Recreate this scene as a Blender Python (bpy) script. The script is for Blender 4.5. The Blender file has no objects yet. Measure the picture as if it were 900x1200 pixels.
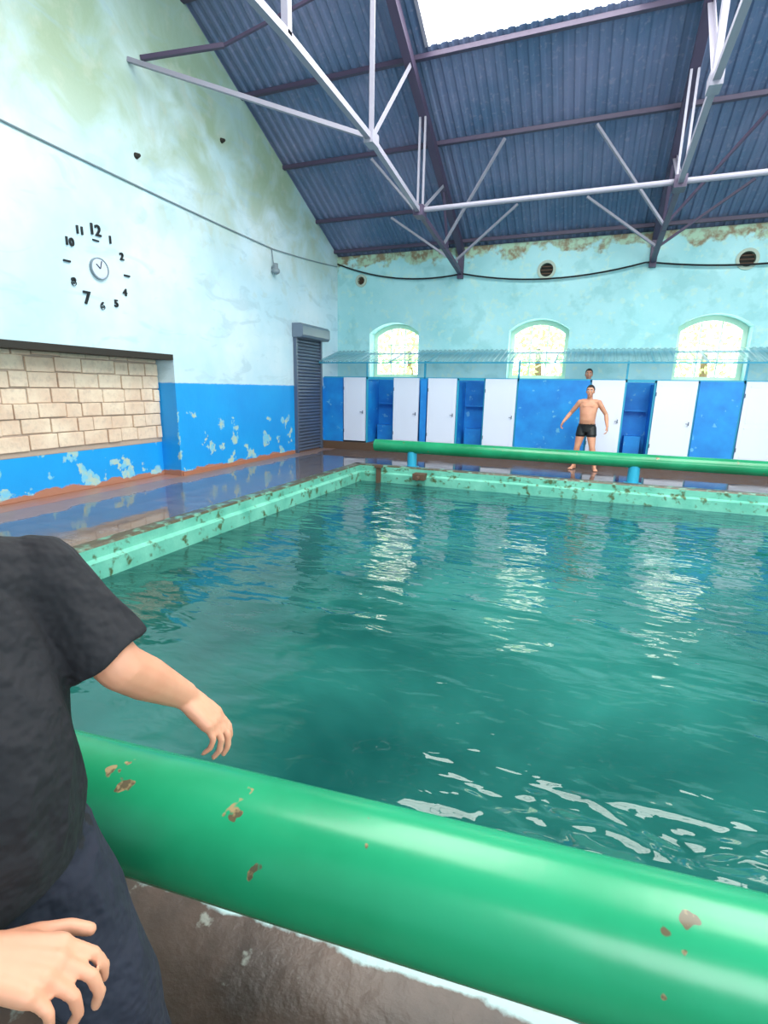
import bpy, bmesh, math, random
from mathutils import Vector, Matrix, kdtree
random.seed(7)
sc=bpy.context.scene
sc.view_settings.view_transform='Standard'
sc.view_settings.look='None'
sc.view_settings.exposure=0.0
V=Vector
# ------------------------------------------------------------------ materials
def newmat(name,col=(.8,.8,.8),rough=.6,metal=0,spec=.5,bump=0,bscale=20,bdist=.01):
    m=bpy.data.materials.new(name); m.use_nodes=True
    nt=m.node_tree; b=nt.nodes['Principled BSDF']
    b.inputs['Base Color'].default_value=(*col,1); b.inputs['Roughness'].default_value=rough
    b.inputs['Metallic'].default_value=metal; b.inputs['Specular IOR Level'].default_value=spec
    if bump:
        n=noise(nt,bscale,4)
        addbump(nt,b,n,bump,bdist)
    return m,nt,b
def pos(nt):
    return nt.nodes.new('ShaderNodeNewGeometry').outputs['Position']
def mapping(nt,vec,scale=(1,1,1),rot=(0,0,0)):
    n=nt.nodes.new('ShaderNodeMapping'); nt.links.new(vec,n.inputs['Vector'])
    n.inputs['Scale'].default_value=scale; n.inputs['Rotation'].default_value=rot
    return n.outputs[0]
def noise(nt,scale,detail=4,vec=None,rough=.55,dist=0):
    n=nt.nodes.new('ShaderNodeTexNoise'); n.inputs['Scale'].default_value=scale
    n.inputs['Detail'].default_value=detail; n.inputs['Roughness'].default_value=rough
    n.inputs['Distortion'].default_value=dist
    nt.links.new(vec if vec is not None else pos(nt),n.inputs['Vector'])
    return n.outputs['Fac']
def step(nt,v,a,b,to0=0,to1=1):
    n=nt.nodes.new('ShaderNodeMapRange'); nt.links.new(v,n.inputs['Value'])
    n.inputs['From Min'].default_value=a; n.inputs['From Max'].default_value=b
    n.inputs['To Min'].default_value=to0; n.inputs['To Max'].default_value=to1
    return n.outputs[0]
def math_(nt,op,a,b=None):
    n=nt.nodes.new('ShaderNodeMath'); n.operation=op
    for i,x in enumerate((a,b)):
        if x is None: continue
        if isinstance(x,(int,float)): n.inputs[i].default_value=x
        else: nt.links.new(x,n.inputs[i])
    return n.outputs[0]
def mix(nt,f,a,b):
    n=nt.nodes.new('ShaderNodeMix'); n.data_type='RGBA'
    for i,x in ((0,f),(6,a),(7,b)):
        if isinstance(x,tuple): n.inputs[i].default_value=(*x,1)
        elif isinstance(x,(int,float)): n.inputs[i].default_value=x
        else: nt.links.new(x,n.inputs[i])
    return n.outputs[2]
def addbump(nt,b,h,strength=.5,dist=.02):
    n=nt.nodes.new('ShaderNodeBump'); n.inputs['Strength'].default_value=strength
    n.inputs['Distance'].default_value=dist
    nt.links.new(h,n.inputs['Height']); nt.links.new(n.outputs[0],b.inputs['Normal'])
def sep(nt):
    s=nt.nodes.new('ShaderNodeSeparateXYZ'); nt.links.new(pos(nt),s.inputs[0]); return s.outputs

def m_leftwall():
    m,nt,b=newmat('painted_plaster_left',rough=.42)
    x,y,z=sep(nt)
    n1=noise(nt,.7,5); n2=noise(nt,3,6); n3=noise(nt,9,5)
    base=mix(nt,step(nt,n1,.35,.65),(.74,.86,.95),(.55,.76,.88))
    stain_shade=math_(nt,'MULTIPLY',step(nt,z,3.6,5.8),step(nt,noise(nt,1.1,5,dist=.6),.34,.60))  # olive stain mottling that also paints the roof's shade onto the wall
    base=mix(nt,stain_shade,base,(.36,.44,.27))
    top_shade=math_(nt,'MULTIPLY',step(nt,z,4.2,6.5),.6)  # shading painted into the wall colour, stronger towards the top
    base=mix(nt,top_shade,base,(.32,.47,.38))
    streak=noise(nt,1.3,5,mapping(nt,pos(nt),(1,.9,2.2),(.6,0,0)),dist=1.2)
    base=mix(nt,step(nt,streak,.56,.66,0,.35),base,(.36,.52,.60))
    st2=math_(nt,'MULTIPLY',step(nt,z,2.4,4.4),step(nt,n2,.55,.64,0,.4))
    base=mix(nt,st2,base,(.50,.56,.46))
    blue=mix(nt,step(nt,n1,.3,.7),(.01,.30,.80),(.012,.39,.88))
    low=step(nt,z,0,1.4,.09,-.02)
    peel=step(nt,math_(nt,'ADD',n2,low),.635,.655)
    blue=mix(nt,peel,blue,mix(nt,step(nt,n3,.4,.6),(.20,.58,.80),(.50,.62,.50)))
    edge=math_(nt,'ADD',z,math_(nt,'MULTIPLY',n3,.03))
    col=mix(nt,step(nt,edge,1.645,1.665),blue,base)
    rb=step(nt,math_(nt,'ADD',z,math_(nt,'MULTIPLY',n2,.25)),.20,.22)
    col=mix(nt,rb,(.45,.20,.13),col)
    nt.links.new(col,b.inputs['Base Color'])
    addbump(nt,b,n2,.35,.03)
    return m
def m_farwall():
    m,nt,b=newmat('painted_plaster_far',rough=.55)
    x,y,z=sep(nt)
    n1=noise(nt,.8,5); n2=noise(nt,2.2,6); n3=noise(nt,7,5)
    base=mix(nt,step(nt,n1,.3,.7),(.32,.66,.70),(.46,.78,.82))
    base=mix(nt,step(nt,n3,.56,.64,0,.45),base,(.60,.78,.66))
    base=mix(nt,step(nt,n2,.54,.62,0,.40),base,(.24,.54,.56))
    top=step(nt,math_(nt,'ADD',z,math_(nt,'MULTIPLY',n2,1.1)),5.32,5.40)
    base=mix(nt,top,base,mix(nt,step(nt,n3,.42,.62),(.42,.62,.46),(.26,.20,.12)))
    nt.links.new(base,b.inputs['Base Color'])
    addbump(nt,b,n2,.4,.04)
    return m
def m_metalroof():
    m,nt,b=newmat('corrugated_sheet_blue',rough=.5,metal=.0)
    n1=noise(nt,.9,5); n2=noise(nt,12,3)
    c=mix(nt,step(nt,n1,.35,.65),(.10,.16,.29),(.20,.22,.37))
    c=mix(nt,step(nt,n2,.58,.68,0,.5),c,(.30,.28,.42))
    nt.links.new(c,b.inputs['Base Color']); return m
def m_water():
    m,nt,b=newmat('pool_water',rough=.03,spec=.7)
    b.inputs['IOR'].default_value=1.36
    x,y,z=sep(nt)
    n1=noise(nt,.42,4,dist=.5)
    c=mix(nt,step(nt,n1,.35,.62),(.004,.060,.052),(.020,.150,.125))
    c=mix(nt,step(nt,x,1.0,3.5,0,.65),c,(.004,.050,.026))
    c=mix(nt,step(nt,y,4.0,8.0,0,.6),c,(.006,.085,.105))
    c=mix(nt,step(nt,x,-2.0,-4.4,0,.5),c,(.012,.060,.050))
    nt.links.new(c,b.inputs['Base Color'])
    p=pos(nt)
    w1=noise(nt,1.4,2,mapping(nt,p,(.75,1.5,1),(0,0,.25)),.5,.5)
    w2=noise(nt,5.5,2,mapping(nt,p,(.7,1.5,1),(0,0,-.3)),.5,.4)
    w3=noise(nt,4.2,0,mapping(nt,p,(.75,1.7,1),(0,0,-.5)),.5,1.0)
    near=math_(nt,'MULTIPLY',step(nt,y,1.95,2.55,1,0),step(nt,x,-.9,.4,0,1))
    h=math_(nt,'ADD',math_(nt,'MULTIPLY',w1,.62),math_(nt,'MULTIPLY',w2,.11))
    h=math_(nt,'ADD',h,math_(nt,'MULTIPLY',w3,math_(nt,'MULTIPLY',near,1.15)))
    addbump(nt,b,h,1.0,.075)
    return m
def m_deck():
    m,nt,b=newmat('wet_deck_tiles',rough=.3,spec=.9)
    x,y,z=sep(nt)
    br=nt.nodes.new('ShaderNodeTexBrick'); nt.links.new(pos(nt),br.inputs['Vector'])
    br.inputs['Scale'].default_value=1; br.offset=0
    br.inputs['Brick Width'].default_value=.3; br.inputs['Row Height'].default_value=.3
    br.inputs['Mortar Size'].default_value=.008
    br.inputs['Color1'].default_value=(.12,.115,.13,1); br.inputs['Color2'].default_value=(.17,.15,.16,1)
    br.inputs['Mortar'].default_value=(.05,.04,.04,1)
    n1=noise(nt,1.2,5); n2=noise(nt,5,5)
    dry=step(nt,math_(nt,'ADD',x,math_(nt,'MULTIPLY',n1,.8)),-5.95,-5.8,1,0)
    c=mix(nt,step(nt,n2,.35,.7),br.outputs['Color'],(.13,.085,.07))
    c=mix(nt,dry,c,mix(nt,n2,(.36,.22,.17),(.24,.15,.13)))
    nt.links.new(c,b.inputs['Base Color'])
    r=step(nt,n1,.45,.65,.03,.16)
    rr=math_(nt,'MAXIMUM',r,math_(nt,'MULTIPLY',dry,.4))
    nt.links.new(rr,b.inputs['Roughness'])
    addbump(nt,b,n2,.10,.01)
    return m
def m_neardeck():
    m,nt,b=newmat('stained_concrete',rough=.4)
    x,y,z=sep(nt)
    n1=noise(nt,2.5,6); n2=noise(nt,7,6)
    c=mix(nt,step(nt,n1,.35,.65),(.030,.018,.013),(.105,.062,.045))
    yy=math_(nt,'SUBTRACT',math_(nt,'ADD',y,math_(nt,'MULTIPLY',n2,.10)),math_(nt,'MULTIPLY',x,.067))
    ed=step(nt,yy,1.122,1.135)
    c=mix(nt,ed,c,(.36,.50,.50))
    c=mix(nt,step(nt,n2,.64,.68,0,.7),c,(.30,.31,.27))
    drip=noise(nt,3.2,3,mapping(nt,pos(nt),(1.6,.5,1),(0,0,.35)))
    c=mix(nt,step(nt,drip,.64,.68,0,.7),c,(.34,.40,.34))
    nt.links.new(c,b.inputs['Base Color']); addbump(nt,b,n2,.5,.02); return m
def m_greenpipe():
    m,nt,b=newmat('green_gloss_paint',rough=.25,spec=.5)
    n1=noise(nt,1.6,5); n2=noise(nt,9,3); n3=noise(nt,30,3)
    c=mix(nt,step(nt,n1,.35,.65),(.010,.23,.095),(.018,.32,.145))
    chip=step(nt,n2,.70,.715)
    c=mix(nt,chip,c,mix(nt,step(nt,n3,.45,.55),(.34,.24,.12),(.12,.09,.05)))
    nt.links.new(c,b.inputs['Base Color']); addbump(nt,b,n1,.2,.025)
    return m
def m_curb(top=False):
    m,nt,b=newmat('curb_top' if top else 'curb_paint',rough=.4)
    n1=noise(nt,2.5,6); n2=noise(nt,8,6); n3=noise(nt,26,4)
    if top: c=mix(nt,step(nt,n2,.52,.64),mix(nt,n3,(.035,.03,.015),(.12,.10,.05)),(.14,.34,.24))
    else:
        c=mix(nt,step(nt,n1,.3,.7),(.10,.40,.30),(.22,.60,.46))
        c=mix(nt,step(nt,n2,.55,.66),c,(.08,.12,.05))
    nt.links.new(c,b.inputs['Base Color']); addbump(nt,b,n2,.5,.02); return m
def m_bluepanel():
    m,nt,b=newmat('blue_painted_board',rough=.5)
    n1=noise(nt,2,5); n2=noise(nt,6,6)
    c=mix(nt,step(nt,n1,.35,.65),(.01,.20,.64),(.015,.31,.78))
    c=mix(nt,step(nt,n2,.64,.68,0,.8),c,(.15,.48,.75))
    nt.links.new(c,b.inputs['Base Color']); return m
def m_block():
    m,nt,b=newmat('concrete_block',rough=.9)
    n1=noise(nt,2.2,4); n2=noise(nt,14,5)
    c=mix(nt,step(nt,n1,.35,.65),(.78,.56,.42),(.90,.72,.56))
    c=mix(nt,step(nt,n2,.5,.75,0,.5),c,(.54,.40,.32))
    nt.links.new(c,b.inputs['Base Color']); addbump(nt,b,n2,.5,.02); return m
MATS={}
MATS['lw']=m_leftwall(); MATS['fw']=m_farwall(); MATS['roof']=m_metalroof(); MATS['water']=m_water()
MATS['deck']=m_deck(); MATS['ndeck']=m_neardeck(); MATS['gp']=m_greenpipe(); MATS['curb']=m_curb(); MATS['curbtop']=m_curb(True)
MATS['blue']=m_bluepanel(); MATS['block']=m_block()
def simple(k,name,col,rough=.6,metal=0,**kw):
    MATS[k]=newmat(name,col,rough,metal,**kw)[0]
simple('mortar','mortar',(.50,.38,.31),.9,bump=.5)
simple('white','white_door_paint',(.76,.78,.92),.4,bump=.05)
simple('whitesteel','weathered_white_steel',(.34,.32,.40),.5,bump=.3,bscale=15)
simple('purple','rusty_dark_steel',(.08,.058,.11),.5,bump=.3,bscale=15)
simple('black','black_plastic',(.012,.012,.014),.4)
simple('dial','clock_dial',(.65,.70,.88),.3)
simple('shutter','grey_shutter_steel',(.13,.16,.23),.4,.4)
simple('shutterbox','shutter_box_steel',(.20,.24,.31),.35,.4)
simple('winframe','window_frame_paint',(.70,.85,.68),.5)
simple('leaf','foliage',(.45,.70,.22),.6)
simple('bark','bark',(.15,.1,.06),.9)
simple('cyan','cyan_painted_steel',(.03,.38,.58),.4)
simple('ventrim','vent_ring',(.42,.50,.42),.5)
simple('dark','dark_recess',(.03,.025,.02),.8)
simple('rust','rust',(.12,.065,.04),.8,bump=.5)
simple('lampgrey','lamp_housing',(.22,.27,.31),.4)
simple('brick','red_brown_skirting',(.42,.16,.09),.8,bump=.6,bscale=12)
m,nt,b=newmat('skin',(.66,.34,.22),.5); b.inputs['Subsurface Weight'].default_value=.08; b.inputs['Subsurface Scale'].default_value=.02
nn=noise(nt,9,3); nt.links.new(mix(nt,nn,(.56,.22,.13),(.74,.37,.24)),b.inputs['Base Color']); MATS['skin']=m
simple('hair','dark_hair',(.015,.011,.009),.6,bump=.6,bscale=120)
simple('shirt','black_cotton',(.009,.008,.012),.85,bump=1,bscale=5,bdist=.07)
simple('trouser','navy_cotton',(.013,.015,.030),.85,bump=1,bscale=5,bdist=.07)
simple('shorts','black_swim_shorts',(.008,.008,.01),.5)
simple('lip','lips',(.45,.17,.14),.5)
simple('eyew','eye_white',(.8,.8,.8),.2)
simple('shoe','shoe_rubber',(.03,.03,.03),.6)
m,nt,b=newmat('translucent_canopy',(.25,.50,.56),.35); b.inputs['Alpha'].default_value=.42; MATS['canopy']=m
m,nt,b=newmat('skylight_diffuser',(.9,.9,.9),.5)
b.inputs['Emission Color'].default_value=(.98,1,.95,1); b.inputs['Emission Strength'].default_value=10; MATS['sky']=m

# ------------------------------------------------------------------ mesh builder
class MB:
    def __init__(s): s.v=[]; s.f=[]; s.m=[]
    def add(s,vs,fs,m=0):
        o=len(s.v); s.v+= [tuple(p) for p in vs]
        for f in fs: s.f.append([i+o for i in f]); s.m.append(m)
    def box(s,a,b,m=0):
        x0,y0,z0=a; x1,y1,z1=b
        s.add([(x0,y0,z0),(x1,y0,z0),(x1,y1,z0),(x0,y1,z0),(x0,y0,z1),(x1,y0,z1),(x1,y1,z1),(x0,y1,z1)],
              [(0,3,2,1),(4,5,6,7),(0,1,5,4),(1,2,6,5),(2,3,7,6),(3,0,4,7)],m)
    def beam(s,p,q,w=.06,h=.06,m=0,up=V((0,0,1))):
        p=V(p);q=V(q);d=(q-p).normalized()
        if abs(d.dot(up))>.98: up=V((0,1,0))
        a=d.cross(up).normalized()*w/2; c=a.cross(d).normalized()*h/2
        s.add([p-a-c,p+a-c,p+a+c,p-a+c,q-a-c,q+a-c,q+a+c,q-a+c],
              [(0,1,2,3),(7,6,5,4),(4,5,1,0),(5,6,2,1),(6,7,3,2),(7,4,0,3)],m)
    def angle(s,p,q,w=.07,m=0):
        s.beam(p,q,w,.014,m); p=V(p);q=V(q); d=(q-p).normalized()
        up=V((0,0,1)) if abs(d.z)<.98 else V((0,1,0))
        a=d.cross(up).normalized()*w/2; c=a.cross(d).normalized()*w/2
        s.beam(p+a+c,q+a+c,.014,w,m)
    def tube(s,pts,r,m=0,n=12,rs=None):
        pts=[V(p) for p in pts]; k=len(pts); vs=[]
        ref=V((0,0,1))
        for i,p in enumerate(pts):
            d=(pts[min(i+1,k-1)]-pts[max(i-1,0)]).normalized()
            u=ref if abs(d.dot(ref))<.95 else V((0,1,0))
            a=d.cross(u).normalized(); c=a.cross(d).normalized()
            rr=rs[i] if rs else r
            for j in range(n):
                t=2*math.pi*j/n; vs.append(p+a*math.cos(t)*rr+c*math.sin(t)*rr)
        fs=[[i*n+j,(i+1)*n+j,(i+1)*n+(j+1)%n,i*n+(j+1)%n][::-1] for i in range(k-1) for j in range(n)]
        fs.append(list(range(n))[::-1][::-1]); fs.append([(k-1)*n+j for j in range(n)][::-1])
        s.add(vs,fs,m)
    def ell(s,c,r,m=0,n=16,rot=None):
        c=V(c); vs=[];k=n//2
        if isinstance(r,(int,float)): r=(r,r,r)
        for i in range(1,k):
            ph=math.pi*i/k
            for j in range(n):
                t=2*math.pi*j/n
                p=V((r[0]*math.sin(ph)*math.cos(t),r[1]*math.sin(ph)*math.sin(t),r[2]*math.cos(ph)))
                vs.append(c+(rot@p if rot else p))
        tp=V((0,0,r[2]));
        vs.append(c+(rot@tp if rot else tp)); vs.append(c-(rot@tp if rot else tp))
        fs=[[i*n+j,(i+1)*n+j,(i+1)*n+(j+1)%n,i*n+(j+1)%n] for i in range(k-2) for j in range(n)]
        T=len(vs)-2
        fs+=[[T,j,(j+1)%n] for j in range(n)]; fs+=[[T+1,(k-2)*n+(j+1)%n,(k-2)*n+j] for j in range(n)]
        s.add(vs,fs,m)
    def prism(s,poly,axis,a,b,m=0):
        def P(u,v,t):
            return (t,u,v) if axis=='x' else ((u,t,v) if axis=='y' else (u,v,t))
        n=len(poly); vs=[P(u,v,a) for u,v in poly]+[P(u,v,b) for u,v in poly]
        fs=[list(range(n))[::-1],[n+i for i in range(n)]]+[[i,(i+1)%n,n+(i+1)%n,n+i] for i in range(n)]
        s.add(vs,fs,m)
    def obj(s,name,mats,smooth=False,parent=None,bevel=0,fix=True):
        me=bpy.data.meshes.new(name); me.from_pydata(s.v,[],s.f)
        for k in mats: me.materials.append(MATS[k])
        for p,mi in zip(me.polygons,s.m): p.material_index=mi; p.use_smooth=smooth
        if fix:
            bm=bmesh.new(); bm.from_mesh(me); bmesh.ops.recalc_face_normals(bm,faces=bm.faces); bm.to_mesh(me); bm.free()
        o=bpy.data.objects.new(name,me); sc.collection.objects.link(o)
        if parent: o.parent=parent
        if bevel:
            mod=o.modifiers.new('bevel','BEVEL'); mod.width=bevel; mod.segments=2; mod.limit_method='ANGLE'
        return o
def empty(name,loc=(0,0,0)):
    e=bpy.data.objects.new(name,None); sc.collection.objects.link(e); return e
def cut(o,cutters):
    for c in cutters:
        mod=o.modifiers.new('b','BOOLEAN'); mod.object=c; mod.operation='DIFFERENCE'; mod.solver='EXACT'
    dg=bpy.context.evaluated_depsgraph_get(); me=bpy.data.meshes.new_from_object(o.evaluated_get(dg))
    o.modifiers.clear(); o.data=me
    for c in cutters: bpy.data.objects.remove(c)

XL,XR,YF,YN=-6.75,8.0,13.5,-2.5
RY,RZ,EZ=5.5,8.78,5.06
# ------------------------------------------------------------------ walls
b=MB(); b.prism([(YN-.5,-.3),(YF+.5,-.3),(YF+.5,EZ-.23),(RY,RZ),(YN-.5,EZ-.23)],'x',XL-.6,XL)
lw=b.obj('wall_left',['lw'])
c=MB(); c.box((XL-.43,2.4,.001),(XL+.2,7.2,2.11)); cut(lw,[c.obj('c',['lw'])])
b=MB(); b.prism([(YF,-.3),(YF+.5,-.3),(YF+.5,EZ-.27),(YF,EZ-.03)],'x',XL,XR)
fw=b.obj('wall_far',['fw'])
def arch(cx,w,z0,zs,rise,n=12):
    R=(w*w/4+rise*rise)/(2*rise); cz=zs+rise-R; a=math.asin(w/2/R)
    return [(cx-w/2,z0),(cx+w/2,z0)]+[(cx+R*math.sin(a-2*a*i/n),cz+R*math.cos(a-2*a*i/n)) for i in range(n+1)]
WX=[-5.08,-1.34,2.34,6.05]
cs=[]
for x in WX:
    c=MB(); c.prism(arch(x,1.4,1.9,3.06,.26),'y',YF-.3,YF+.9); cs.append(c.obj('c',['fw']))
VX=[(-6.04,4.40,.12),(-1.28,4.39,.17),(2.72,4.36,.17)]
for x,z,r in VX:
    c=MB(); c.tube([(x,YF-.2,z),(x,YF+.3,z)],r,n=20); cs.append(c.obj('c',['fw']))
cut(fw,cs)
b=MB(); b.prism([(YN-.5,-.3),(YF+.5,-.3),(YF+.5,EZ-.23),(RY,RZ),(YN-.5,EZ-.23)],'x',XR,XR+.4); b.obj('wall_right',['fw'])
b=MB(); b.box((XL,YN-.5,-.3),(XR,YN,EZ-.3)); b.obj('wall_near',['fw'])
for i,x in enumerate(WX):
    b=MB(); Y=YF+.36
    out=arch(x,1.398,1.9,3.06,.26,14); inn=arch(x,1.20,2.0,2.99,.22,14)
    n=len(out); vs=[(u,Y,v) for u,v in out]+[(u,Y,v) for u,v in inn]+[(u,Y+.07,v) for u,v in out]+[(u,Y+.07,v) for u,v in inn]
    fs=[]
    for j in range(n):
        k=(j+1)%n; fs+=[[j,k,n+k,n+j],[2*n+j,3*n+j,3*n+k,2*n+k],[n+j,n+k,3*n+k,3*n+j],[j,2*n+j,2*n+k,k]]
    b.add(vs,fs)
    for dx in (-.2,.2): b.box((x+dx-.015,Y+.01,2.0),(x+dx+.015,Y+.055,3.18))
    for zz in (2.38,2.78): b.box((x-.6,Y+.012,zz-.012),(x+.6,Y+.05,zz+.012))
    b.obj('window_%d'%(i+1),['winframe'])
for i,(x,z,r) in enumerate(VX):
    b=MB()
    n=24; vs=[]
    for (rr,yy) in ((r+.04,YF-.001),(r+.04,YF-.03),(r-.02,YF-.03),(r-.02,YF+.1)):
        vs+=[(x+rr*math.cos(2*math.pi*j/n),yy,z+rr*math.sin(2*math.pi*j/n)) for j in range(n)]
    b.add(vs,[[k*n+j,k*n+(j+1)%n,(k+1)*n+(j+1)%n,(k+1)*n+j] for k in range(3) for j in range(n)],0)
    b.tube([(x,YF+.08,z),(x,YF+.12,z)],r-.015,m=1,n=20)
    for k in (-1,0,1): b.box((x-r*.8,YF+.0,z+k*r*.45-.008),(x+r*.8,YF+.02,z+k*r*.45+.008),2)
    b.obj('round_vent',['ventrim','dark','rust'])
# ------------------------------------------------------------------ roof
def roofz(y): return RZ-abs(y-RY)*(RZ-EZ)/(YF-RY)
def corr(b,x0,x1,p,q,per=.17,amp=.03,m=0):
    n=int((x1-x0)/per); per=(x1-x0)/n; pr=[(0,0),(.3,0),(.45,1),(.85,1)]
    xs=[(x0+(i+u)*per,w*amp) for i in range(n) for u,w in pr]+[(x1,0)]
    vs=[(x,p[0],p[1]+w) for x,w in xs]+[(x,q[0],q[1]+w) for x,w in xs]; k=len(xs)
    b.add(vs,[[i,i+1,k+i+1,k+i] for i in range(k-1)],m)
b=MB()
E=YF+.8; S2=1.7
for x0,x1,y0,y1 in ((XL-.6,-3.05,RY,E),(-3.05,.1,9.35,E),(.1,S2,RY,E),(S2,6.0,9.35,E),(6.0,XR+.4,RY,E),
                    (XL-.6,-3.05,RY,YN-.8),(-3.05,.1,1.65,YN-.8),(.1,S2,RY,YN-.8),(S2,6.0,1.65,YN-.8),(6.0,XR+.4,RY,YN-.8)):
    corr(b,x0,x1,(y0,roofz(y0)+.01),(y1,roofz(y1)+.01))
b.obj('ceiling',['roof'],fix=False)
for k,(x0,x1) in enumerate(((-3.05,.1),(S2,6.0))):  # second panel is added out of view, widened for more water glints
    b=MB()
    for ya,yb in ((RY,9.35),(RY,1.65)):
        z0,z1=roofz(ya)+.03,roofz(yb)+.03
        b.add([(x0,ya,z0),(x1,ya,z0),(x1,yb,z1),(x0,yb,z1)],[(0,1,2,3)],0)
        for f in (0,1): b.beam((x0+(x1-x0)*f,ya,z0),(x0+(x1-x0)*f,yb,z1),.06,.08,1)
    b.obj('skylight_and_glint_panel',['sky','whitesteel'],fix=False)
b=MB()
for y in (6.5,7.95,9.42,10.87,12.32,13.3,4.5,3.05,1.6,.15,-1.3):
    z=roofz(y)-.04; b.beam((XL,y,z),(XR,y,z),.04,.07,0); b.beam((XL,y+.025,z-.03),(XR,y+.025,z-.03),.07,.014,0)
b.obj('roof_purlins',['purple'])
TX=[-3.33,.95,4.95]
for x in TX:
    b=MB()
    for s in (1,-1):
        def Y(y): return RY+s*(y-RY)
        def P(y,z,dx=0): return (x+dx,Y(y),z)
        b.beam(P(13.5,4.98-.1),P(RY,RZ-.2),.14,.16,1)
        b.beam(P(13.5,4.42),P(11.8,4.64),.09,.10,1)
        b.beam(P(11.8,4.64),P(10.1,4.82),.08,.09,1)
        b.beam(P(10.1,4.82),P(7.76,5.1),.08,.08,0); b.beam(P(7.76,5.1),P(5.5,5.16),.08,.08,0)
        b.beam(P(13.45,4.3),P(13.45,4.95),.14,.1,1)
        for dx in (-.05,.05):
            b.beam(P(10.1,4.82,dx),P(10.1,roofz(10.1)-.2,dx),.035,.035,0)
        b.angle(P(7.76,5.1),P(7.76,roofz(7.76)-.2),.07,0)
        b.angle(P(7.76,5.1),P(9.35,roofz(9.35)-.2),.07,0)
        b.angle(P(10.1,4.82),P(11.6,roofz(11.6)-.2),.06,0)
        b.angle(P(12.2,4.6),P(11.6,roofz(11.6)-.2),.05,1)
        b.box((x-.09,Y(10.1)-.14,4.74),(x+.09,Y(10.1)+.14,4.92),1)
        b.box((x-.07,Y(7.76)-.12,5.02),(x+.07,Y(7.76)+.12,5.18),0)
    b.beam((x,RY,5.16),(x,RY,RZ-.2),.08,.08,0)
    for sx in (-1,1):
        dk=1 if (x>0 and sx>0) else 0
        b.beam((x,11.8,4.68),(x+sx*1.35,10.9,roofz(10.9)-.1),.045,.045,dk)
        b.beam((x,12.8,4.55),(x+sx*1.45,12.35,roofz(12.35)-.1),.045,.045,dk)
    b.obj('roof_truss',['whitesteel','purple'])
b=MB(); b.tube([(-3.33,10.1,4.86),(.85,10.1,4.86),(4.9,10.1,4.86),(XR,10.1,4.86)],.045)
b.beam((XL,6.75,6.18),(-3.33,7.76,5.12),.06,.06,0)
b.beam((XL,7.0,6.32),(-5.7,7.6,6.6),.06,.06,1); b.beam((-5.7,7.6,6.6),(-3.33,7.95,7.3),.04,.04,1)
b.obj('roof_tie_rods',['whitesteel','purple'],smooth=False)
# ------------------------------------------------------------------ floor + pool
PL,PR,PN,PF=-4.45,6.3,1.12,9.95
b=MB()
b.box((XL,PN,-.25),(PL-.17,YF,0),0); b.box((PL-.17,PF+.17,-.25),(XR,YF,0),0); b.box((PR+.17,PN,-.25),(XR,PF+.17,0),0)
b.box((XL,YN,-.25),(XR,PN,0),1)
b.obj('floor',['deck','ndeck'])
b=MB()
prof=[(-.17,-.3),(-.17,.035),(-.02,.035),(0,.01),(0,-.10),(.05,-.13),(.05,-1.9)]
def ext(axis,base,sgn,t0,t1):
    for (a,c,m) in ((0,1,1),(1,2,1),(2,3,1),(3,4,0),(4,5,0),(5,6,0)):
        p,q=prof[a],prof[c]
        pa=base+sgn*p[0]; qa=base+sgn*q[0]
        if axis=='y': b.add([(pa,t0,p[1]),(qa,t0,q[1]),(qa,t1,q[1]),(pa,t1,p[1])],[(0,1,2,3)],m)
        else: b.add([(t0,pa,p[1]),(t0,qa,q[1]),(t1,qa,q[1]),(t1,pa,p[1])],[(0,1,2,3)],m)
ext('y',PL,1,PN,PF+.17); ext('y',PR,-1,PN,PF+.17); ext('x',PF,-1,PL-.17,PR+.17)
b.add([(PL,PN,0.0),(PR,PN,0.0),(PR,PN,-1.9),(PL,PN,-1.9)],[(0,1,2,3)],0)
b.box((PL-.1,PN,-2.0),(PR+.1,PF+.1,-1.9),0)
pool=b.obj('pool_basin',['curb','curbtop'])
b=MB(); b.add([(PL+.05,PN,-.31),(PR-.05,PN,-.31),(PR-.05,PF-.05,-.31),(PL+.05,PF-.05,-.31)],[(0,1,2,3)]); b.obj('pool_water',['water'],fix=False)
def pipe(p,q,r,sup,base):
    p=V(p);q=V(q); d=(q-p).normalized()
    b=MB(); k=14
    pts=[p-d*.03,p-d*.02]+[p.lerp(q,i/k) for i in range(k+1)]; rs=[r*.8,r*.97]+[r]*(k+1)
    b.tube(pts,r,0,40,rs)
    o=b.obj('green_pipe',['gp','cyan'],smooth=True)
    s=MB()
    for t in sup:
        c=p.lerp(q,t)
        s.tube([(c.x,c.y,base),(c.x,c.y,c.z-r*.7)],.10,0,20)
        s.tube([(c.x,c.y,base),(c.x,c.y,base+.02)],.15,0,20)
    s.obj('pipe_supports',['cyan'],smooth=False,parent=o)
    return o
pipe((-4.22,10.28,.42),(7.6,10.28,.42),.13,(.07,.43,.8),.0)
pipe((-1.75,.822,.43),(3.6,1.37,.43),.155,(.03,.75),.0)
b=MB()
b.box((-4.02,9.80,-.34),(-3.94,9.9,.06)); b.box((-4.05,9.78,.0),(-3.91,9.92,.05)); b.obj('ladder_stub',['rust'],bevel=.005,parent=pool)
b=MB(); b.box((-3.2,9.74,-.18),(-2.95,9.95,-.05)); b.tube([(-3.07,9.74,-.12),(-3.07,9.62,-.13)],.04); b.obj('overflow_spout',['rust'],bevel=.005,parent=pool)
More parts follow.
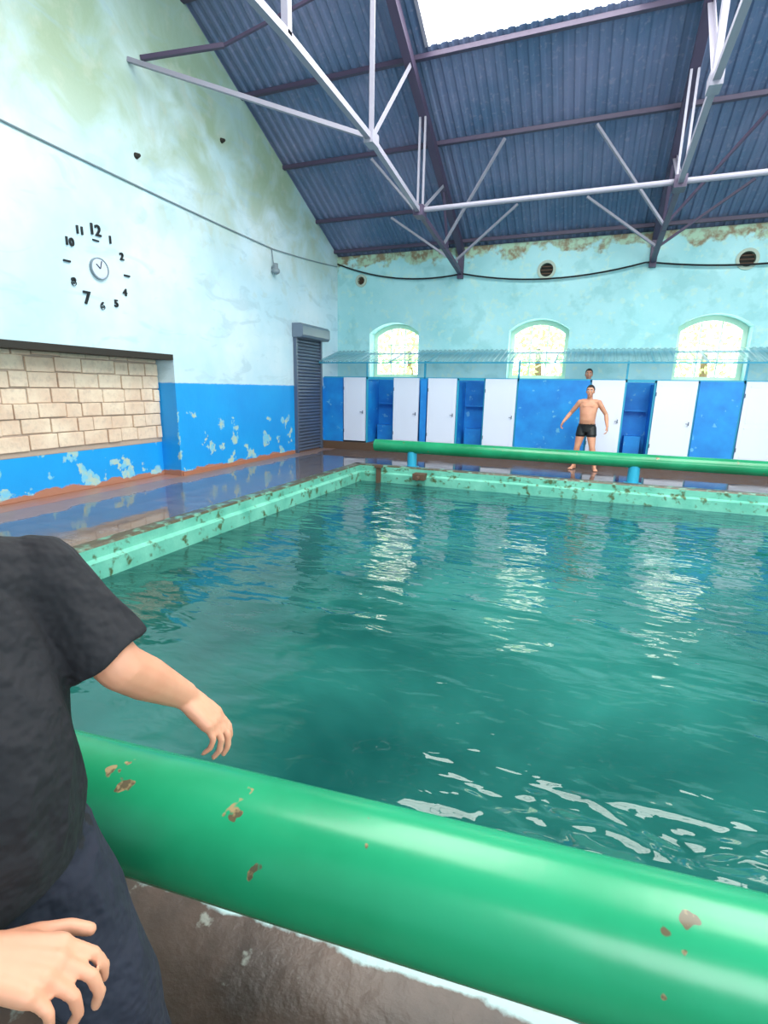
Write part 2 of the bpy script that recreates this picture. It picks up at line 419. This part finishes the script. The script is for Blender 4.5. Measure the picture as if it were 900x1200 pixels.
# ------------------------------------------------------------------ left recess block wall
b=MB(); X=XL-.43
b.box((X-.02,2.42,0),(X+.03,7.2,.66),2); b.box((X-.02,2.42,.6),(X+.035,7.2,2.0),1)
z=.68; row=0
while z<1.98:
    h=random.choice((.21,.22,.23)); y=2.43-(.2 if row%2 else 0)
    hh=min(h,2.04-z)
    while y<7.19:
        w=random.choice((.42,.42,.34,.26)); y1=min(y+w,7.19); y0=max(y,2.43)
        if y1-y0>.05:
            d=random.uniform(.05,.08); tz=random.uniform(-.01,.01); ty=random.uniform(-.006,.006)
            b.box((X-.01,y0+.008+ty,z+.008+tz),(X+d,y1-.008,z+hh-.008+tz),0)
        y+=w
    z+=h; row+=1
b.obj('block_infill',['block','mortar','lw'],bevel=.01,parent=lw)
b=MB(); b.box((XL-.42,2.42,2.02),(XL+.01,7.19,2.11)); b.obj('lintel_shade_1',['dark'])  # dark strip standing in for the shadow under the lintel
b=MB(); b.box((XL,7.22,0),(XL+.025,11.05,.07)); b.obj('baseboard_left',['brick'])
# ------------------------------------------------------------------ shutter door
e=empty('roller_shutter_door')
b=MB(); y0,y1=11.12,12.42
z=.02
while z<2.75:
    b.prism([(XL+.015,z),(XL+.05,z+.01),(XL+.06,z+.04),(XL+.05,z+.07),(XL+.015,z+.08)],'y',y0+.06,y1-.06,0); z+=.08
b.obj('slats',['shutter'],parent=e)
b=MB()
for y in (y0,y1-.07): b.box((XL+.001,y,0),(XL+.09,y+.07,2.78),0)
b.obj('guide_rails',['shutter'],parent=e,bevel=.005)
b=MB(); b.prism([(XL,2.76),(XL+.26,2.76),(XL+.30,2.82),(XL+.30,3.02),(XL+.24,3.08),(XL,3.08)],'y',y0-.04,y1+.04,0); b.obj('hood_box',['shutterbox'],parent=e,bevel=.01)
# ------------------------------------------------------------------ clock
e=empty('wall_clock'); CY,CZ=5.87,3.2; CR=.5
def text(s,y,z,size,rot=0):
    cu=bpy.data.curves.new('t','FONT'); cu.body=s; cu.size=size; cu.align_x='CENTER'; cu.align_y='CENTER'; cu.extrude=.012; cu.offset=.004
    o=bpy.data.objects.new('t',cu); sc.collection.objects.link(o)
    dg=bpy.context.evaluated_depsgraph_get(); dg.update(); me=bpy.data.meshes.new_from_object(o.evaluated_get(dg)); bpy.data.objects.remove(o)
    M=Matrix(((0,0,1,XL+.014),(1,0,0,y),(0,1,0,z),(0,0,0,1)))@Matrix.Rotation(rot,4,'Z'); me.transform(M)
    me.materials.clear(); me.materials.append(MATS['black']); k=bpy.data.objects.new('numeral_'+s,me); sc.collection.objects.link(k); k.parent=e
for h in range(1,13):
    a=math.radians(h*30); y=CY+CR*math.sin(a)*.98; z=CZ+CR*math.cos(a)
    if h in (3,9):
        b=MB(); b.box((XL,y-.05,z-.012),(XL+.025,y+.05,z+.012)); b.obj('numeral_bar_%d'%h,['black'],parent=e)
    else: text(str(h),y,z,{7:.24,12:.20}.get(h,.14))
b=MB(); b.tube([(XL,CY,CZ),(XL+.03,CY,CZ),(XL+.04,CY,CZ)],.14,0,32,[.14,.14,.12]); b.obj('dial',['dial'],parent=e)
b=MB()
b.beam((XL+.045,CY,CZ),(XL+.045,CY-.06,CZ+.05),.010,.010); b.beam((XL+.05,CY,CZ),(XL+.05,CY+.03,CZ+.105),.008,.008)
n=28; vs=[]
for rr,xx in ((.145,XL),(.145,XL+.045),(.132,XL+.045),(.132,XL+.03)): vs+=[(xx,CY+rr*math.cos(2*math.pi*j/n),CZ+rr*math.sin(2*math.pi*j/n)) for j in range(n)]
b.add(vs,[[k*n+j,k*n+(j+1)%n,(k+1)*n+(j+1)%n,(k+1)*n+j] for k in range(3) for j in range(n)],1)
b.obj('hands_and_rim',['black','lampgrey'],parent=e)
b=MB(); b.box((XL,CY-.05,CZ+CR-.14),(XL+.02,CY+.05,CZ+CR-.12)); b.obj('tick',['black'],parent=e)
# ------------------------------------------------------------------ cables + lamp
def sagc(p,q,s,n=14):
    p=V(p);q=V(q); return [p.lerp(q,i/n)-V((0,0,s*4*(i/n)*(1-i/n))) for i in range(n+1)]
b=MB(); b.tube(sagc((XL+.02,2.0,4.66),(XL+.02,10.3,4.5),.04)+sagc((XL+.02,10.35,4.5),(XL+.02,13.45,4.78),.02),.012,0,6)
b.tube([(XL+.02,10.3,4.5),(XL+.05,10.31,4.2)],.012,0,6); wc=b.obj('wall_cable',['lampgrey'])
b=MB(); pts=sagc((XL+.02,13.47,4.85),(-3.33,13.42,4.40),.22)+sagc((-3.25,13.42,4.40),(.8,13.42,4.40),.22)+sagc((.9,13.42,4.40),(4.9,13.42,4.40),.16)+sagc((5,13.42,4.4),(XR-.02,13.42,4.5),.15)
b.tube(pts,.02,0,6); b.obj('hanging_cable',['black'])
b=MB(); b.ell((XL+.1,10.32,4.05),(.09,.09,.07)); b.tube([(XL,10.32,4.12),(XL+.1,10.32,4.12)],.03); b.tube([(XL+.1,10.32,4.0),(XL+.1,10.32,4.2)],.05); b.obj('bulkhead_lamp',['lampgrey'],smooth=True,parent=wc)
for (y,z) in ((8.8,5.95),(6.75,4.95)):
    b=MB(); b.tube([(XL,y,z),(XL+.05,y,z)],.045,0,10,[.045,.03]); b.ell((XL+.06,y,z),.025); b.obj('wall_hook',['dark'],smooth=True)
# ------------------------------------------------------------------ changing cubicles
FY=12.6
e=empty('changing_cubicles')
b=MB()
b.box((XL+.01,12.5,0),(XR-.01,YF-.001,.2),1)
doors=[(-6.11,-5.49),(-4.70,-4.03),(-3.79,-3.07),(-2.37,-1.64),(-.01,.66),(1.28,2.04),(2.89,3.65),(4.6,5.3),(6.3,7.0)]
opens=[(-5.45,-4.74),(-3.03,-2.41),(.70,1.24),(5.4,6.2)]
sol=[(XL+.01,-6.15),(-3.99,-3.83),(-1.60,-.05),(2.08,2.85),(3.69,4.56),(7.04,XR-.02)]
for x0,x1 in sol:
    b.box((x0,FY,.2),(x1,FY+.04,1.87),0)
b.obj('front_panels',['blue','rust'],parent=e)
b=MB()
for x in (-6.73,-5.47,-4.72,-3.91,-3.05,-2.39,-1.62,-.03,.68,1.26,2.06,2.87,3.67,4.58,5.35,6.25,7.02,7.95):
    b.box((x-.02,FY+.04,.2),(x+.02,FY+.09,2.3 if x in (-3.91,-1.62,.68,2.87,-5.47) else 1.88),1)
    if x!=-.03: b.box((x-.015,FY+.09,.2),(x+.015,YF-.01,1.8),0)
b.box((XL+.02,FY+.04,1.84),(XR-.02,FY+.08,1.90),1); b.box((XL+.02,12.3,2.22),(XR-.02,12.34,2.25),1); b.box((XL+.02,13.4,2.5),(XR-.02,13.45,2.54),1)
x=-6.7
while x<7.9:
    b.beam((x,12.3,2.24),(x,13.45,2.54),.03,.03,1); x+=.98
b.obj('dividers_and_posts',['blue','cyan'],parent=e)
b=MB()
for x0,x1 in opens:
    b.box((x0+.1,13.1,.2),(x1-.1,13.45,.65),0); b.box((x0+.05,13.3,1.2),(x1-.05,13.47,1.23),0)
b.box((XL+.02,13.44,.2),(XR-.02,13.49,1.85),0)
b.box((-.7,12.85,.32),(.35,13.35,.38),0)
for xx in (-.68,.29): b.box((xx,12.87,.2),(xx+.04,13.33,.32),0)
b.obj('bench_and_lining',['blue'],parent=e)
b=MB(); corr(b,XL+.01,XR-.01,(12.2,2.25),(13.49,2.60),.12,.02); b.obj('canopy_sheet',['canopy'],parent=e,fix=False)
for i,(x0,x1) in enumerate(doors):
    b=MB(); b.box((x0,FY-.03,.24),(x1,FY+.015,1.88),0)
    for z0,z1 in ((.34,.95),(1.05,1.78)):
        for a,c in (((x0+.08,z0),(x1-.08,z0+.012)),((x0+.08,z1-.012),(x1-.08,z1)),((x0+.08,z0),(x0+.092,z1)),((x1-.092,z0),(x1-.08,z1))):
            b.box((a[0],FY-.034,a[1]),(c[0],FY-.03,c[1]),0)
    b.tube([(x1-.07,FY-.03,1.0),(x1-.07,FY-.07,1.0),(x1-.13,FY-.075,1.0)],.008,1,8); b.box((x1-.08,FY-.04,.96),(x1-.06,FY-.03,1.04),1)
    for zz in (.5,1.6): b.tube([(x0+.005,FY-.035,zz-.04),(x0+.005,FY-.035,zz+.04)],.01,1,8)
    b.obj('door_%d'%(i+1),['white','shutter'])
# ------------------------------------------------------------------ trees outside
for (tx,ty,s) in ((-6.5,19,1.),(-1.8,18.5,1.1),(3.2,19.5,1.2)):
    b=MB(); b.tube([(tx,ty,-1),(tx+.1,ty,1.5),(tx,ty,3)],.15,1,10,[.2,.15,.08])
    for i in range(560):
        while True:
            p=V([random.uniform(-1,1) for _ in range(3)])
            if p.length<1: break
        p=V((p.x*1.9*s+tx,p.y*1.0+ty,p.z*1.5+2.6+ (0.4*s)))
        u=V([random.gauss(0,1) for _ in range(3)]).normalized()*.13; w=u.orthogonal().normalized()*.07
        b.add([p-u,p-w,p+u,p+w],[(0,1,2,3)],0)
    b.obj('tree',['leaf','bark'],fix=False)

# ------------------------------------------------------------------ people
SK,HA,SH,TR,LI,EW,SHOE=range(7)
FM=['skin','hair','shirt','trouser','lip','eyew','shoe','black','shorts']
class Fig:
    def __init__(s): s.b=MB(); s.post=MB(); s.rules=[]
    def cap(s,p,q,r0,r1,tag=0,n=14,flat=False):
        p=V(p);q=V(q);d=q-p;L=d.length;d.normalize();k=max(3,int(L/.02))
        pts=[];rs=[]
        for a in (85,60,30): pts.append(p-d*r0*math.sin(math.radians(a))); rs.append(r0*math.cos(math.radians(a)))
        for i in range(k+1): pts.append(p.lerp(q,i/k)); rs.append(r0+(r1-r0)*i/k)
        if not flat:
            for a in (30,60,85): pts.append(q+d*r1*math.sin(math.radians(a))); rs.append(r1*math.cos(math.radians(a)))
        ref=V((0,0,1)) if abs(d.z)<.9 else V((0,1,0)); a_=d.cross(ref).normalized(); c_=a_.cross(d)
        vs=[pp+a_*math.cos(2*math.pi*j/n)*rr+c_*math.sin(2*math.pi*j/n)*rr for pp,rr in zip(pts,rs) for j in range(n)]
        K=len(pts); fs=[[i*n+j,i*n+(j+1)%n,(i+1)*n+(j+1)%n,(i+1)*n+j] for i in range(K-1) for j in range(n)]
        fs.append(list(range(n))[::-1]); fs.append([(K-1)*n+j for j in range(n)])
        s.b.add(vs,fs,tag)
    def chain(s,ps,rs,tag=0):
        for i in range(len(ps)-1): s.cap(ps[i],ps[i+1],rs[i],rs[i+1],tag)
    def loft(s,secs,tag=0,n=28):
        out=[]
        for i in range(len(secs)-1):
            for k in range(5):
                t=k/5; out.append([a+(c-a)*(t*t*(3-2*t)*.5+t*.5) for a,c in zip(secs[i],secs[i+1])])
        out.append(secs[-1])
        vs=[(x+hd*math.cos(2*math.pi*j/n),y+hw*math.sin(2*math.pi*j/n),z) for x,y,z,hd,hw in out for j in range(n)]
        K=len(out); fs=[[i*n+j,i*n+(j+1)%n,(i+1)*n+(j+1)%n,(i+1)*n+j] for i in range(K-1) for j in range(n)]
        fs.append(list(range(n))[::-1]); fs.append([(K-1)*n+j for j in range(n)])
        s.b.add(vs,fs,tag)
    def head(s,c,k=1.0):
        c=V(c)
        def P(x,y,z): return c+V((x,y,z))*k
        def E(x,y,z,a,b_,d,tag,post=False): (s.post if post else s.b).ell(P(x,y,z),(a*k,b_*k,d*k),tag,20)
        E(0,0,.01,.097,.076,.112,SK); E(.032,0,-.062,.062,.054,.058,SK); E(.07,0,-.10,.022,.022,.018,SK)
        E(.06,.035,-.02,.03,.028,.03,SK);E(.06,-.035,-.02,.03,.028,.03,SK)
        s.cap(P(.092,0,.012),P(.113,0,-.03),.009*k,.014*k,SK)
        E(.082,0,.035,.016,.055,.012,SK)
        for y in (-.079,.079): E(-.005,y,-.012,.019,.009,.032,SK)
        E(-.018,0,.03,.102,.085,.105,HA)
        for y in (-.031,.031):
            E(.083,y,.010,.013,.016,.011,EW,True); E(.0935,y,.010,.005,.007,.007,7,True)
            E(.094,y,.034,.008,.021,.005,HA,True)
        E(.090,0,-.066,.010,.025,.006,LI,True); E(.089,0,-.075,.010,.020,.006,LI,True)
        def rule(p):
            q=(p-c)/k
            if q.length>.17: return None
            if abs(q.y)>.081 and q.z<.03: return SK
            if q.z>.078 or (q.z>-.06 and q.x<.015+.55*q.z): return HA
            return SK if q.z>-.12 else None
        s.rules.append(rule)
    def hand(s,w,d,nrm,side,curl=(18,30,22),k=1.0):
        w=V(w); d=V(d).normalized(); nrm=V(nrm); nrm=(nrm-d*nrm.dot(d)).normalized()
        sd=d.cross(nrm).normalized()
        if sd.dot(V(side))<0: sd=-sd
        off=(.031,.010,-.011,-.031); L=(.088,.092,.086,.077)
        seg=((.044,.026,.021),(.049,.030,.022),(.045,.028,.021),(.034,.021,.019)); rad=(.0092,.0095,.009,.0082)
        for i in range(4):
            kn=w+d*L[i]*k+sd*off[i]*k
            s.cap(w+sd*off[i]*.55*k,kn,.017*k,.0125*k,SK)
            s.cap(w+sd*off[i]*.6*k+d*.03*k-nrm*.006,kn-nrm*.004,.014*k,.0115*k,SK)
            ang=0; p=kn; dd=(d+sd*off[i]*2.8).normalized(); r=rad[i]*k
            for j in range(3):
                ang+=math.radians(curl[j]+i*4); di=dd*math.cos(ang)-nrm*math.sin(ang); q=p+di*seg[i][j]*k
                s.cap(p,q,r,r*.93,SK,10); p=q; r*=.93
        a=w+d*.018*k+sd*.018*k; b_=w+d*.052*k+sd*.050*k-nrm*.014*k
        s.cap(a,b_,.017*k,.0135*k,SK); c_=b_+(d*.85+sd*.45-nrm*.15).normalized()*.036*k
        s.cap(b_,c_,.0125*k,.0105*k,SK); s.cap(c_,c_+(d*.95+sd*.15-nrm*.25).normalized()*.028*k,.0105*k,.009*k,SK)
    def foot(s,a,heading,tag,k=1.0):
        a=V(a); f=V((math.cos(heading),math.sin(heading),0)); l=V((-f.y,f.x,0))
        s.cap(a,a-f*.03+V((0,0,-a.z+.036)),.042*k,.036*k,tag); base=V((a.x,a.y,0))
        s.cap(base-f*.035+V((0,0,.036)),base+f*.12+V((0,0,.028))+l*.012,.034*k,.026*k,tag)
        s.cap(base-f*.03+V((0,0,.034)),base+f*.12+V((0,0,.026))-l*.015,.033*k,.025*k,tag)
        s.cap(a,base+f*.08+V((0,0,.04)),.036*k,.028*k,tag)
        for i in range(5):
            o=(i-2)*.017; s.cap(base+f*(.12)+l*o+V((0,0,.02)),base+f*(.165-abs(i-1.5)*.008)+l*o*1.1+V((0,0,.014)),.012*k,.011*k,tag)
    def build(s,name,M,vox=.006,it=5,wr=0):
        me=bpy.data.meshes.new('tmp'); me.from_pydata(s.b.v,[],s.b.f)
        kd=kdtree.KDTree(len(s.b.v)); vt=[0]*len(s.b.v)
        for f,t in zip(s.b.f,s.b.m):
            for i in f: vt[i]=t
        for i,p in enumerate(s.b.v): kd.insert(p,i)
        kd.balance()
        o=bpy.data.objects.new('tmp',me); sc.collection.objects.link(o)
        bm=bmesh.new(); bm.from_mesh(me); bmesh.ops.recalc_face_normals(bm,faces=bm.faces); bm.to_mesh(me); bm.free()
        r=o.modifiers.new('r','REMESH'); r.mode='VOXEL'; r.voxel_size=vox
        q=o.modifiers.new('s','SMOOTH'); q.factor=.5; q.iterations=it
        dg=bpy.context.evaluated_depsgraph_get(); dg.update(); m2=bpy.data.meshes.new_from_object(o.evaluated_get(dg)); bpy.data.objects.remove(o)
        def tg(c):
            for r_ in s.rules:
                t=r_(c)
                if t is not None: return t
            return vt[kd.find(c)[1]]
        fs=[list(p.vertices) for p in m2.polygons]; tags=[tg(p.center) for p in m2.polygons]
        if wr:   # cloth folds on the garment parts
            from mathutils import noise as mn
            cloth={}
            for f,t in zip(fs,tags):
                for i in f: cloth[i]=min(cloth.get(i,1),1 if t in (SH,TR) else 0)
            moved=[]
            for v in m2.vertices:
                if cloth.get(v.index,0):
                    c=v.co; w=mn.noise(V((c.x*7,c.y*7,c.z*3.2+c.x*5)))+.5*mn.noise(V((c.x*15,c.y*15,c.z*9+4)))
                    moved.append((v.index,c+v.normal*(wr*(1-abs(w)*2.2))))
            for i,c in moved: m2.vertices[i].co=c
        out=MB(); out.v=[tuple(v.co) for v in m2.vertices]; out.f=fs; out.m=tags
        o_=len(out.v); out.v+=s.post.v; out.f+=[[i+o_ for i in f] for f in s.post.f]; out.m+=s.post.m
        ob=out.obj(name,FM,smooth=True,fix=False); ob.data.transform(M); return ob

C=V((-.935,.405,0)); fd=V((.93,-.36,0)).normalized(); hd=math.atan2(fd.y,fd.x); ld=V((-fd.y,fd.x,0))
def L(x,y,z):
    p=V((x,y,0))-C; return V((p.dot(fd),p.dot(ld),z))
F=Fig()
F.loft([(.03,0,.80,.155,.175),(.045,0,.90,.175,.185),(.05,0,1.02,.172,.18),(.03,0,1.14,.15,.185),(0,0,1.25,.125,.175),(-.01,0,1.33,.09,.14),(-.015,0,1.39,.06,.08)],SH)
F.cap((-.01,-.12,1.27),(-.01,.12,1.27),.085,.085,SH)
F.cap((-.015,0,1.33),(.0,0,1.47),.06,.055,SK)
F.head((.03,0,1.56))
SLs=V((-.005,.172,1.275)); SRs=V((-.005,-.172,1.275))
EL=L(-.765,.625,1.095); WL=L(-.765,.775,.945); HL=L(-.690,.815,.850)
mid=SLs.lerp(EL,.86)
F.cap(SLs,mid,.072,.074,SH,18,True); F.cap(SLs.lerp(EL,.5),EL,.046,.043,SK); F.chain([EL,EL.lerp(WL,.35),WL],[.043,.043,.029],SK)
F.hand(WL,HL-WL,L(-.765+.69,.775-.82,0)-L(0,0,0)+V((0,0,.77)),V((-.3,0,-1)),(12,26,20),1.02)
ER=L(-.90,.18,1.0); WR=L(-.70,.295,.845); HR=L(-.56,.37,.80)
mr=SRs.lerp(ER,.75); F.cap(SRs,mr,.072,.074,SH,18,True); F.cap(SRs.lerp(ER,.5),ER,.045,.041,SK); F.chain([ER,ER.lerp(WR,.35),WR],[.043,.045,.031],SK)
F.hand(WR,HR-WR,V((0,0,1)),V((0,1,0)),(22,32,28),1.12)
F.loft([(0,0,.72,.13,.165),(.01,0,.80,.145,.172),(.015,0,.88,.15,.172)],TR)
KL=L(-.765,.52,.45); AL=L(-.72,.53,.09); KR=L(-1.0,.31,.45); AR=L(-1.18,.40,.14)
F.chain([V((.01,.085,.80)),(V((.01,.085,.80))+KL)/2,KL,AL+V((0,0,.06))],[.105,.10,.085,.07],TR)
F.chain([V((.0,-.085,.80)),(V((.0,-.085,.80))+KR)/2,KR,AR+V((0,0,.04))],[.105,.10,.082,.07],TR)
F.foot(AL,0,SHOE,1.1); F.foot(AR+V((0,0,-.05)),0,SHOE,1.1)
M=Matrix.Translation(C)@Matrix.Rotation(hd,4,'Z')
F.build('walking_man',M,.0048,5,.007)
def bather(name,loc,heading,pose,vox=.007):
    F=Fig()
    F.loft([(0,0,.84,.11,.15),(.01,0,.93,.12,.165),(.035,0,1.05,.135,.155),(.03,0,1.18,.13,.165),(.01,0,1.32,.115,.185),(-.01,0,1.42,.085,.17),(-.015,0,1.48,.05,.07)],SK)
    F.cap((0,-.13,1.42),(0,.13,1.42),.06,.06,SK); F.cap((.07,-.07,1.33),(.07,.07,1.33),.055,.055,SK)
    F.cap((-.01,0,1.46),(.01,0,1.57),.056,.052,SK); F.head((.025,0,1.635))
    for s in (1,-1):
        p=pose['L' if s>0 else 'R']; S=V((0,s*.185,1.41)); E=V(p[0]); W=V(p[1])
        F.chain([S,S.lerp(E,.5),E,E.lerp(W,.35),W],[.058,.050,.040,.043,.027],SK)
        F.hand(W,(W-E).normalized()+V((.1,0,-.4)),V((0,s,.1)),V((1,0,0)))
        H=V((0,s*.085,.88)); K=V(p[2]); A=V(p[3])
        F.chain([H,H.lerp(K,.5),K,K.lerp(A,.35),A],[.098,.088,.060,.062,.038],SK)
        F.foot(A,p[4],SK)
        F.cap((0,s*.085,.88),H.lerp(K,.42),.108,.102,8,18,True)
    F.loft([(0,0,.80,.125,.165),(0,0,.90,.13,.172),(.01,0,.97,.13,.170)],8)
    F.rules.append(lambda p: 8 if (.705<p.z<.965 and abs(p.y)<.27) else None)
    if pose.get('shirt'):
        F.loft([(0,0,.92,.135,.175),(.03,0,1.05,.15,.17),(.03,0,1.18,.145,.18),(.01,0,1.32,.13,.195),(-.01,0,1.42,.1,.18),(-.015,0,1.475,.06,.08)],SH)
        for s in (1,-1): F.cap((0,s*.185,1.41),V((0,s*.185,1.41)).lerp(V(pose['L' if s>0 else 'R'][0]),.6),.066,.062,SH,18,True)
    return F.build(name,Matrix.Translation(loc)@Matrix.Rotation(heading,4,'Z'),vox,4)
bather('bather_in_shorts',V((-.02,11.72,0)),math.radians(-98),
  {'R':((-.06,-.36,1.18),(.10,-.47,.99),(.07,-.14,.49),(.02,-.18,.085),-.35),
   'L':((-.07,.34,1.17),(.04,.40,.93),(.10,.16,.49),(.05,.24,.085),.35)})
bather('changing_man',V((-.10,13.08,.38)),math.radians(-90),
  {'R':((-.04,-.26,1.12),(.03,-.28,.87),(.03,-.10,.48),(0,-.11,.085),-.2),
   'L':((-.04,.26,1.12),(.03,.28,.87),(.03,.10,.48),(0,.11,.085),.2),'shirt':True},.009)

# ------------------------------------------------------------------ light
w=bpy.data.worlds.new('World'); sc.world=w; w.use_nodes=True; nt=w.node_tree
bg=nt.nodes['Background']; bg.inputs[0].default_value=(.96,1,.90,1); bg.inputs[1].default_value=5.0
def area(name,loc,target,sx,sy,power,col=(1,1,1)):
    d=bpy.data.lights.new(name,'AREA'); d.shape='RECTANGLE'; d.size=sx; d.size_y=sy; d.energy=power; d.color=col
    o=bpy.data.objects.new(name,d); sc.collection.objects.link(o); o.location=loc
    o.rotation_euler=(V(target)-V(loc)).to_track_quat('-Z','Y').to_euler(); return o
area('near_fill_light',(1.5,YN+.1,3.3),(-1.0,13,2.6),10,2.4,650,(.93,.98,1))  # added fill behind the camera; wall_near has no window
area('side_fill_light',(XR-.1,5,3.0),(-6,7,2.5),8,2.2,450,(.93,.98,1))  # added fill from the unseen right side; wall_right has no window
# ------------------------------------------------------------------ camera
cam=bpy.data.cameras.new('camera'); co=bpy.data.objects.new('camera',cam); sc.collection.objects.link(co)
cam.sensor_fit='VERTICAL'; cam.sensor_height=36; cam.lens=18; cam.clip_start=.02
yaw=math.radians(21.3); p=math.radians(13.55)
Hd=V((-math.sin(yaw),math.cos(yaw),0)); R0=V((math.cos(yaw),math.sin(yaw),0))
Fw=Hd*math.cos(p)-V((0,0,1))*math.sin(p); U0=Hd*math.sin(p)+V((0,0,1))*math.cos(p)
Rr=(R0+U0*.019).normalized(); Uu=(U0-R0*.019).normalized(); Bk=-Fw
mw=Matrix((( Rr.x,Uu.x,Bk.x,0),(Rr.y,Uu.y,Bk.y,0),(Rr.z,Uu.z,Bk.z,1.61),(0,0,0,1)))
co.matrix_world=mw; sc.camera=co
